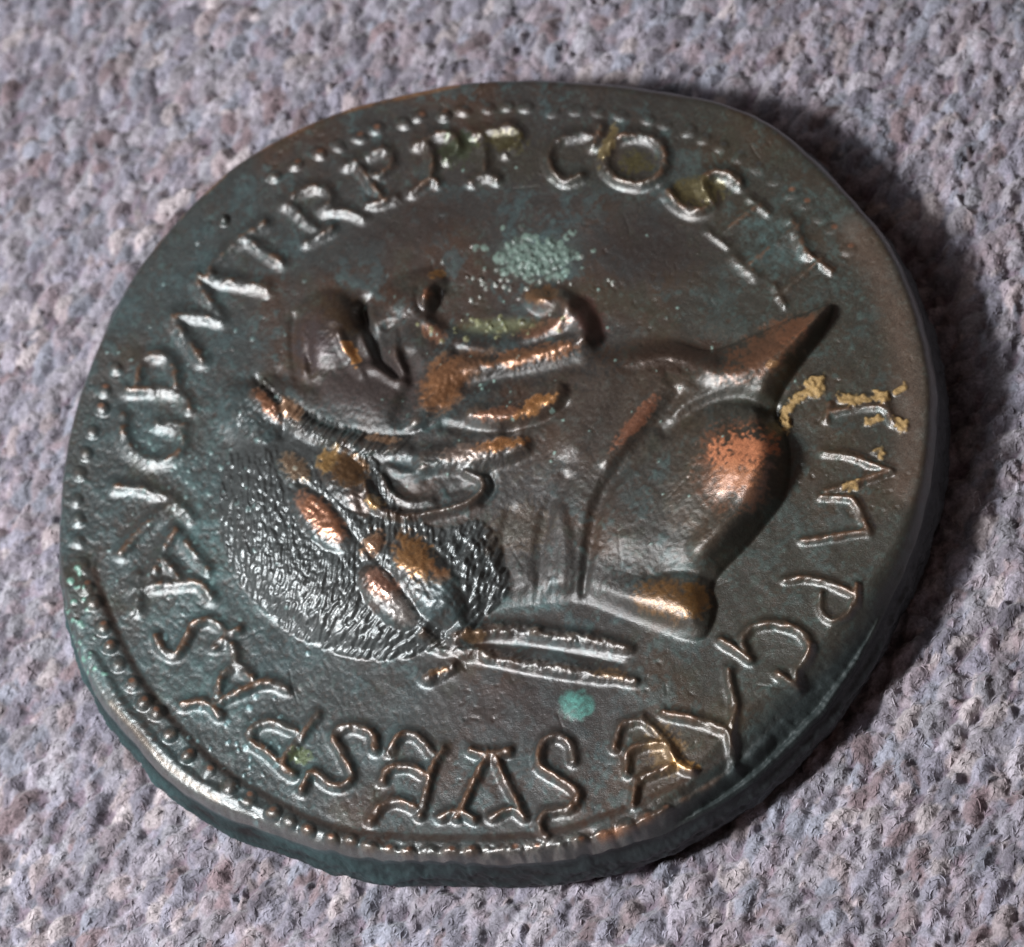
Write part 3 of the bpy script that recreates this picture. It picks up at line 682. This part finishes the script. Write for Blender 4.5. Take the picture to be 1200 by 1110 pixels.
# ---- edge and underside: rings that carry on from the border of the face
bl = np.r_[idx[0, :-1], idx[:-1, -1], idx[-1, :0:-1], idx[:0:-1, 0]]
bp = FV[bl]; bphi = np.arctan2(bp[:, 1], bp[:, 0]); br = np.hypot(bp[:, 0], bp[:, 1]); nb = len(bl)
rings = 30
def ringnoise(cell, cx, seed):
    A = vnoise(rings, nb+200, cell, seed, cx); t = sstep(0, 200, np.arange(200))
    A[:, :200] = A[:, :200]*t+A[:, nb:nb+200]*(1-t); return A[:, :nb]
en = ringnoise(9, 9, 801)+.6*ringnoise(5, 5, 802)+.45*ringnoise(3, 3, 803)+.3*ringnoise(1.6, 2, 804)
en /= en.std()
V = []; C = []
lrw = np.exp(-((np.degrees(bphi)+38)/40)**2)
for k_ in range(rings):
    t = k_/(rings-1)
    z = bp[:, 2]*(1-t)+0.004*t
    bul = 0.014*math.sin(math.pi*min(t, 1))**1.6 - 0.10*max(0, t-.8)**1.5*3
    crease = 0.003*math.exp(-((t-.30)/.07)**2)
    rad = br*1+bul+crease*(0.3+lrw)+en[k_]*0.0036*math.sin(math.pi*t)
    V.append(np.stack([rad*np.cos(bphi), rad*np.sin(bphi), z], -1))
    cc = np.array([0.016, 0.019, 0.021])[None]*(1+0.35*en[k_][:, None]*.5)
    ll = np.exp(-((np.degrees(bphi)+125)/40)**2)[:, None]*0.75+np.exp(-((np.abs(np.degrees(bphi))-180)/30)**2)[:, None]*.8
    cc = cc*.8*(1-ll)+np.array([0.015, 0.033, 0.034])*(1+.4*en[k_][:, None])*ll  # teal lower left; near-black elsewhere, with the far side's shade in the colour
    C.append(np.clip(cc, .008, 1))
for k_, f in enumerate((.8, .4, .02)):
    V.append(np.stack([br*f*np.cos(bphi), br*f*np.sin(bphi), np.full(nb, .004)], -1)); C.append(C[-1])
nr = len(V); V = np.concatenate(V); C = np.concatenate(C)
fi = []
j = np.arange(nb); jn = (j+1) % nb
for k_ in range(nr-1): fi.append(np.stack([k_*nb+j, (k_+1)*nb+j, (k_+1)*nb+jn, k_*nb+jn], -1))
F = np.concatenate(fi)
c_ = (V[F[0, 0]]+V[F[0, 2]])/2; nn = np.cross(V[F[0, 1]]-V[F[0, 0]], V[F[0, 2]]-V[F[0, 1]])
if np.dot(nn[:2], c_[:2]) < 0: F = F[:, ::-1]
S = np.tile([[.15, .60, .12]], (len(V), 1)); S[:nb*3, 2] = np.tile(.5*(1-lrw), 3); S[:nb*3, 1] = np.tile(.45+.15*lrw, 3); C[:nb] = C[:nb]*.5+FC[bl]*.5
build('coin_edge', V, F, None, C, S, coin, 'dark rounded edge of the coin, greener on the left')

# ================================================================= CLOTH
def cloth_axis(n, core, ext):
    t = np.linspace(-1, 1, n); a = np.abs(t)
    return np.sign(t)*np.where(a < .94, a/.94*core, core+(ext-core)*((a-.94)/.06)**2)
NCL = 720; CC = 1.62
ax_ = cloth_axis(NCL, CC, 5.0)
GX, GY = np.meshgrid(ax_, ax_)
# stitches: short slanting tufts on a loose lattice, painted into a raster of the cloth plane
RS = 1500; ext = CC; sc_ = RS/(2*ext)           # raster cells per unit
HT = np.full((RS, RS), -9.0, np.float32); TC = np.zeros((RS, RS, 3), np.float32)
cr_ = np.random.default_rng(77)
pal = np.array([[.270,.245,.275],[.235,.225,.262],[.310,.285,.305],[.200,.188,.222],[.255,.215,.232],[.150,.135,.158],[.400,.350,.345],[.300,.250,.250],[.185,.135,.140],[.225,.230,.265],[.270,.255,.285],[.29,.28,.30]], np.float32)
pw = np.array([.16,.13,.13,.09,.09,.06,.05,.05,.05,.09,.06,.04]); pw /= pw.sum()
TUFT = []
dirx = np.array([math.cos(math.radians(57)), math.sin(math.radians(57))]); dirn = np.array([-dirx[1], dirx[0]])
for _ in range(9000):
    TUFT.append((cr_.uniform(-ext, ext), cr_.uniform(-ext, ext), math.radians(57+cr_.normal(0, 30)), cr_.uniform(.016, .034), cr_.uniform(.008, .017), cr_.uniform(.0, .6), cr_.choice(len(pal), p=pw)))
sa, sn = 0.068, 0.046
for i in range(-70, 71):
    for j in range(-70, 71):
        p = dirx*(i*sa+(0.5*sa if j % 2 else 0))+dirn*(j*sn)+cr_.normal(0, .0125, 2)
        p = p+0.012*np.array([math.sin(p[1]*5+1)+.7*math.sin(p[0]*13), math.cos(p[0]*4)+.7*math.cos(p[1]*11+p[0]*5)])
        if abs(p[0]) > ext+.03 or abs(p[1]) > ext+.03: continue
        TUFT.append((p[0], p[1], math.radians(57+cr_.normal(0, 14)), cr_.uniform(.034, .054), cr_.uniform(.017, .025), cr_.uniform(.55, 1.15), cr_.choice(len(pal), p=pw)))
for _ in range(6500):
    TUFT.append((cr_.uniform(-ext, ext), cr_.uniform(-ext, ext), math.radians(55+cr_.normal(0, 28)), cr_.uniform(.011, .026), cr_.uniform(.0035, .008), cr_.uniform(.35, 1.12), cr_.choice(len(pal), p=pw)))
for (x, y, an, a_, b_, hh, pc) in TUFT:
    cxp, cyp = (x+ext)*sc_, (y+ext)*sc_; m = a_*sc_*1.25+2
    x0, x1 = max(int(cxp-m), 0), min(int(cxp+m)+1, RS); y0, y1 = max(int(cyp-m), 0), min(int(cyp+m)+1, RS)
    if x1 <= x0 or y1 <= y0: continue
    X, Y = np.meshgrid((np.arange(x0, x1)-cxp)/sc_, (np.arange(y0, y1)-cyp)/sc_)
    c, s_ = math.cos(an), math.sin(an); aa = X*c+Y*s_; bb = -X*s_+Y*c+6*aa*aa*(1 if hh > .85 else -1)
    q = (aa/(a_*1.15))**2+(bb/(b_*1.15))**2
    z = hh*(1-q)
    sl = (slice(y0, y1), slice(x0, x1)); up = z > HT[sl]
    up &= q < 1
    HT[sl] = np.where(up, z, HT[sl])
    colr = pal[pc]*(cr_.uniform(.58, .98) if a_ > .027 else cr_.uniform(.36, 1.1))*(.72+.28*min(hh/.6, 1))  # low tufts get a darker colour: gap shade painted into the wool
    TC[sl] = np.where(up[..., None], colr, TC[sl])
HT = np.maximum(HT, -.05)
cn = fbm(RS, RS, 14, 700, 3, .7); cn2 = vnoise(RS, RS, 2.6, 720); cn3 = fbm(RS, RS, 120, 740, 3)
HTs = blur(HT, 1.1)
CHT = (HTs*1.0+cn*0.40+cn2*0.12)*0.027+cn3*0.008-0.020
TC = np.where(TC.sum(-1, keepdims=True) == 0, np.array([.13, .10, .12], np.float32), TC)
TC = TC*.95+.05*TC.mean((0, 1))
TC = np.stack([blur(TC[..., k_], 1.0) for k_ in range(3)], -1)
mot = fbm(RS, RS, 22, 760, 3); TC = TC*(1+.25*mot[..., None]+.20*cn2[..., None])
TC = TC*np.array([.99, .99, 1.03])
red = sstep(.25, .6, fbm(RS, RS, 18, 790, 3))[..., None]; TC = TC*(1-.35*red)+np.array([.24, .17, .185])*.35*red
def csamp(A, x, y):
    u_ = np.clip((x+ext)*sc_, 0, RS-2.001); v_ = np.clip((y+ext)*sc_, 0, RS-2.001)
    i = u_.astype(int); j = v_.astype(int); f = u_-i; g = v_-j
    if A.ndim == 3: f = f[..., None]; g = g[..., None]
    return (A[j, i]*(1-f)+A[j, i+1]*f)*(1-g)+(A[j+1, i]*(1-f)+A[j+1, i+1]*f)*g
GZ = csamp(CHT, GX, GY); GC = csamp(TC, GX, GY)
def cloth_material(fib):
    m = bpy.data.materials.new("woven_wool_fibres" if fib else "woven_wool"); m.use_nodes = True; nt = m.node_tree; n = nt.nodes; L = nt.links
    b = n["Principled BSDF"]; at = n.new("ShaderNodeAttribute"); at.attribute_name = "metal_colour"
    tc = n.new("ShaderNodeTexCoord"); n1 = n.new("ShaderNodeTexNoise"); n1.inputs["Scale"].default_value = 160; n1.inputs["Detail"].default_value = 6; L.new(tc.outputs["Object"], n1.inputs["Vector"])
    mr = n.new("ShaderNodeMapRange"); mr.inputs[1].default_value = .3; mr.inputs[2].default_value = .7; mr.inputs[3].default_value = .72; mr.inputs[4].default_value = 1.28; L.new(n1.outputs[0], mr.inputs[0])
    mx = n.new("ShaderNodeVectorMath"); mx.operation = 'SCALE'; L.new(at.outputs["Color"], mx.inputs[0]); L.new(mr.outputs[0], mx.inputs["Scale"]); L.new(mx.outputs[0], b.inputs["Base Color"])
    b.inputs["Roughness"].default_value = .85; b.inputs["Specular IOR Level"].default_value = .25
    b.inputs["Sheen Weight"].default_value = .25; b.inputs["Sheen Roughness"].default_value = .5
    if not fib:
        bp_ = n.new("ShaderNodeBump"); bp_.inputs["Strength"].default_value = .8; bp_.inputs["Distance"].default_value = .006; L.new(n1.outputs[0], bp_.inputs["Height"]); L.new(bp_.outputs[0], b.inputs["Normal"])
    return m
ci_ = np.arange(NCL*NCL).reshape(NCL, NCL)
CF = np.stack([ci_[:-1, :-1], ci_[:-1, 1:], ci_[1:, 1:], ci_[1:, :-1]], -1).reshape(-1, 4)
CV = np.stack([GX, GY, GZ], -1).reshape(-1, 3)
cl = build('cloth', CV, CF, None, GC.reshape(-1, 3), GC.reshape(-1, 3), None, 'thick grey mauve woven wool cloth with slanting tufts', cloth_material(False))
cl['kind'] = 'structure'
# fibres: short curved hairs lying over the tufts
NF = 42000; fr = np.random.default_rng(99); SEG = 4
fx = fr.uniform(-1.5, 1.5, NF); fy = fr.uniform(-1.5, 1.5, NF)
keep = np.hypot(fx, fy) > .93; fx, fy = fx[keep], fy[keep]; NF = len(fx)
fa = np.radians(57+fr.normal(0, 38, NF)); fl = fr.uniform(.008, .024, NF); fw = fr.uniform(.0006, .0012, NF); cur = fr.normal(0, 28, NF)
lift = np.abs(fr.normal(0, .0035, NF))+.0008
ts = np.linspace(-.5, .5, SEG+1)
VV = np.zeros((NF, SEG+1, 2, 3))
for k_, t in enumerate(ts):
    s1 = t*fl; x = fx+np.cos(fa)*s1-np.sin(fa)*cur*s1*s1; y = fy+np.sin(fa)*s1+np.cos(fa)*cur*s1*s1
    z = csamp(CHT, x, y)+lift*(1-(2*t)**2)+.0003
    aa = fa+2*cur*s1*.5; wv = fw*(1.05-abs(t)*1.2)
    VV[:, k_, 0] = np.stack([x-np.sin(aa)*wv, y+np.cos(aa)*wv, z], -1); VV[:, k_, 1] = np.stack([x+np.sin(aa)*wv, y-np.cos(aa)*wv, z+wv*.5], -1)
base_i = (np.arange(NF)*(SEG+1)*2)[:, None]; k_ = np.arange(SEG)[None]*2
FF = np.stack([base_i+k_, base_i+k_+1, base_i+k_+3, base_i+k_+2], -1).reshape(-1, 4)
fc = csamp(TC, fx, fy)*fr.uniform(.8, 1.45, (NF, 1)); fc = np.repeat(fc, (SEG+1)*2, axis=0)
fb = build('wool_fibres', VV.reshape(-1, 3), FF, None, fc, fc, cl, None, cloth_material(True))
fb['kind'] = 'stuff'
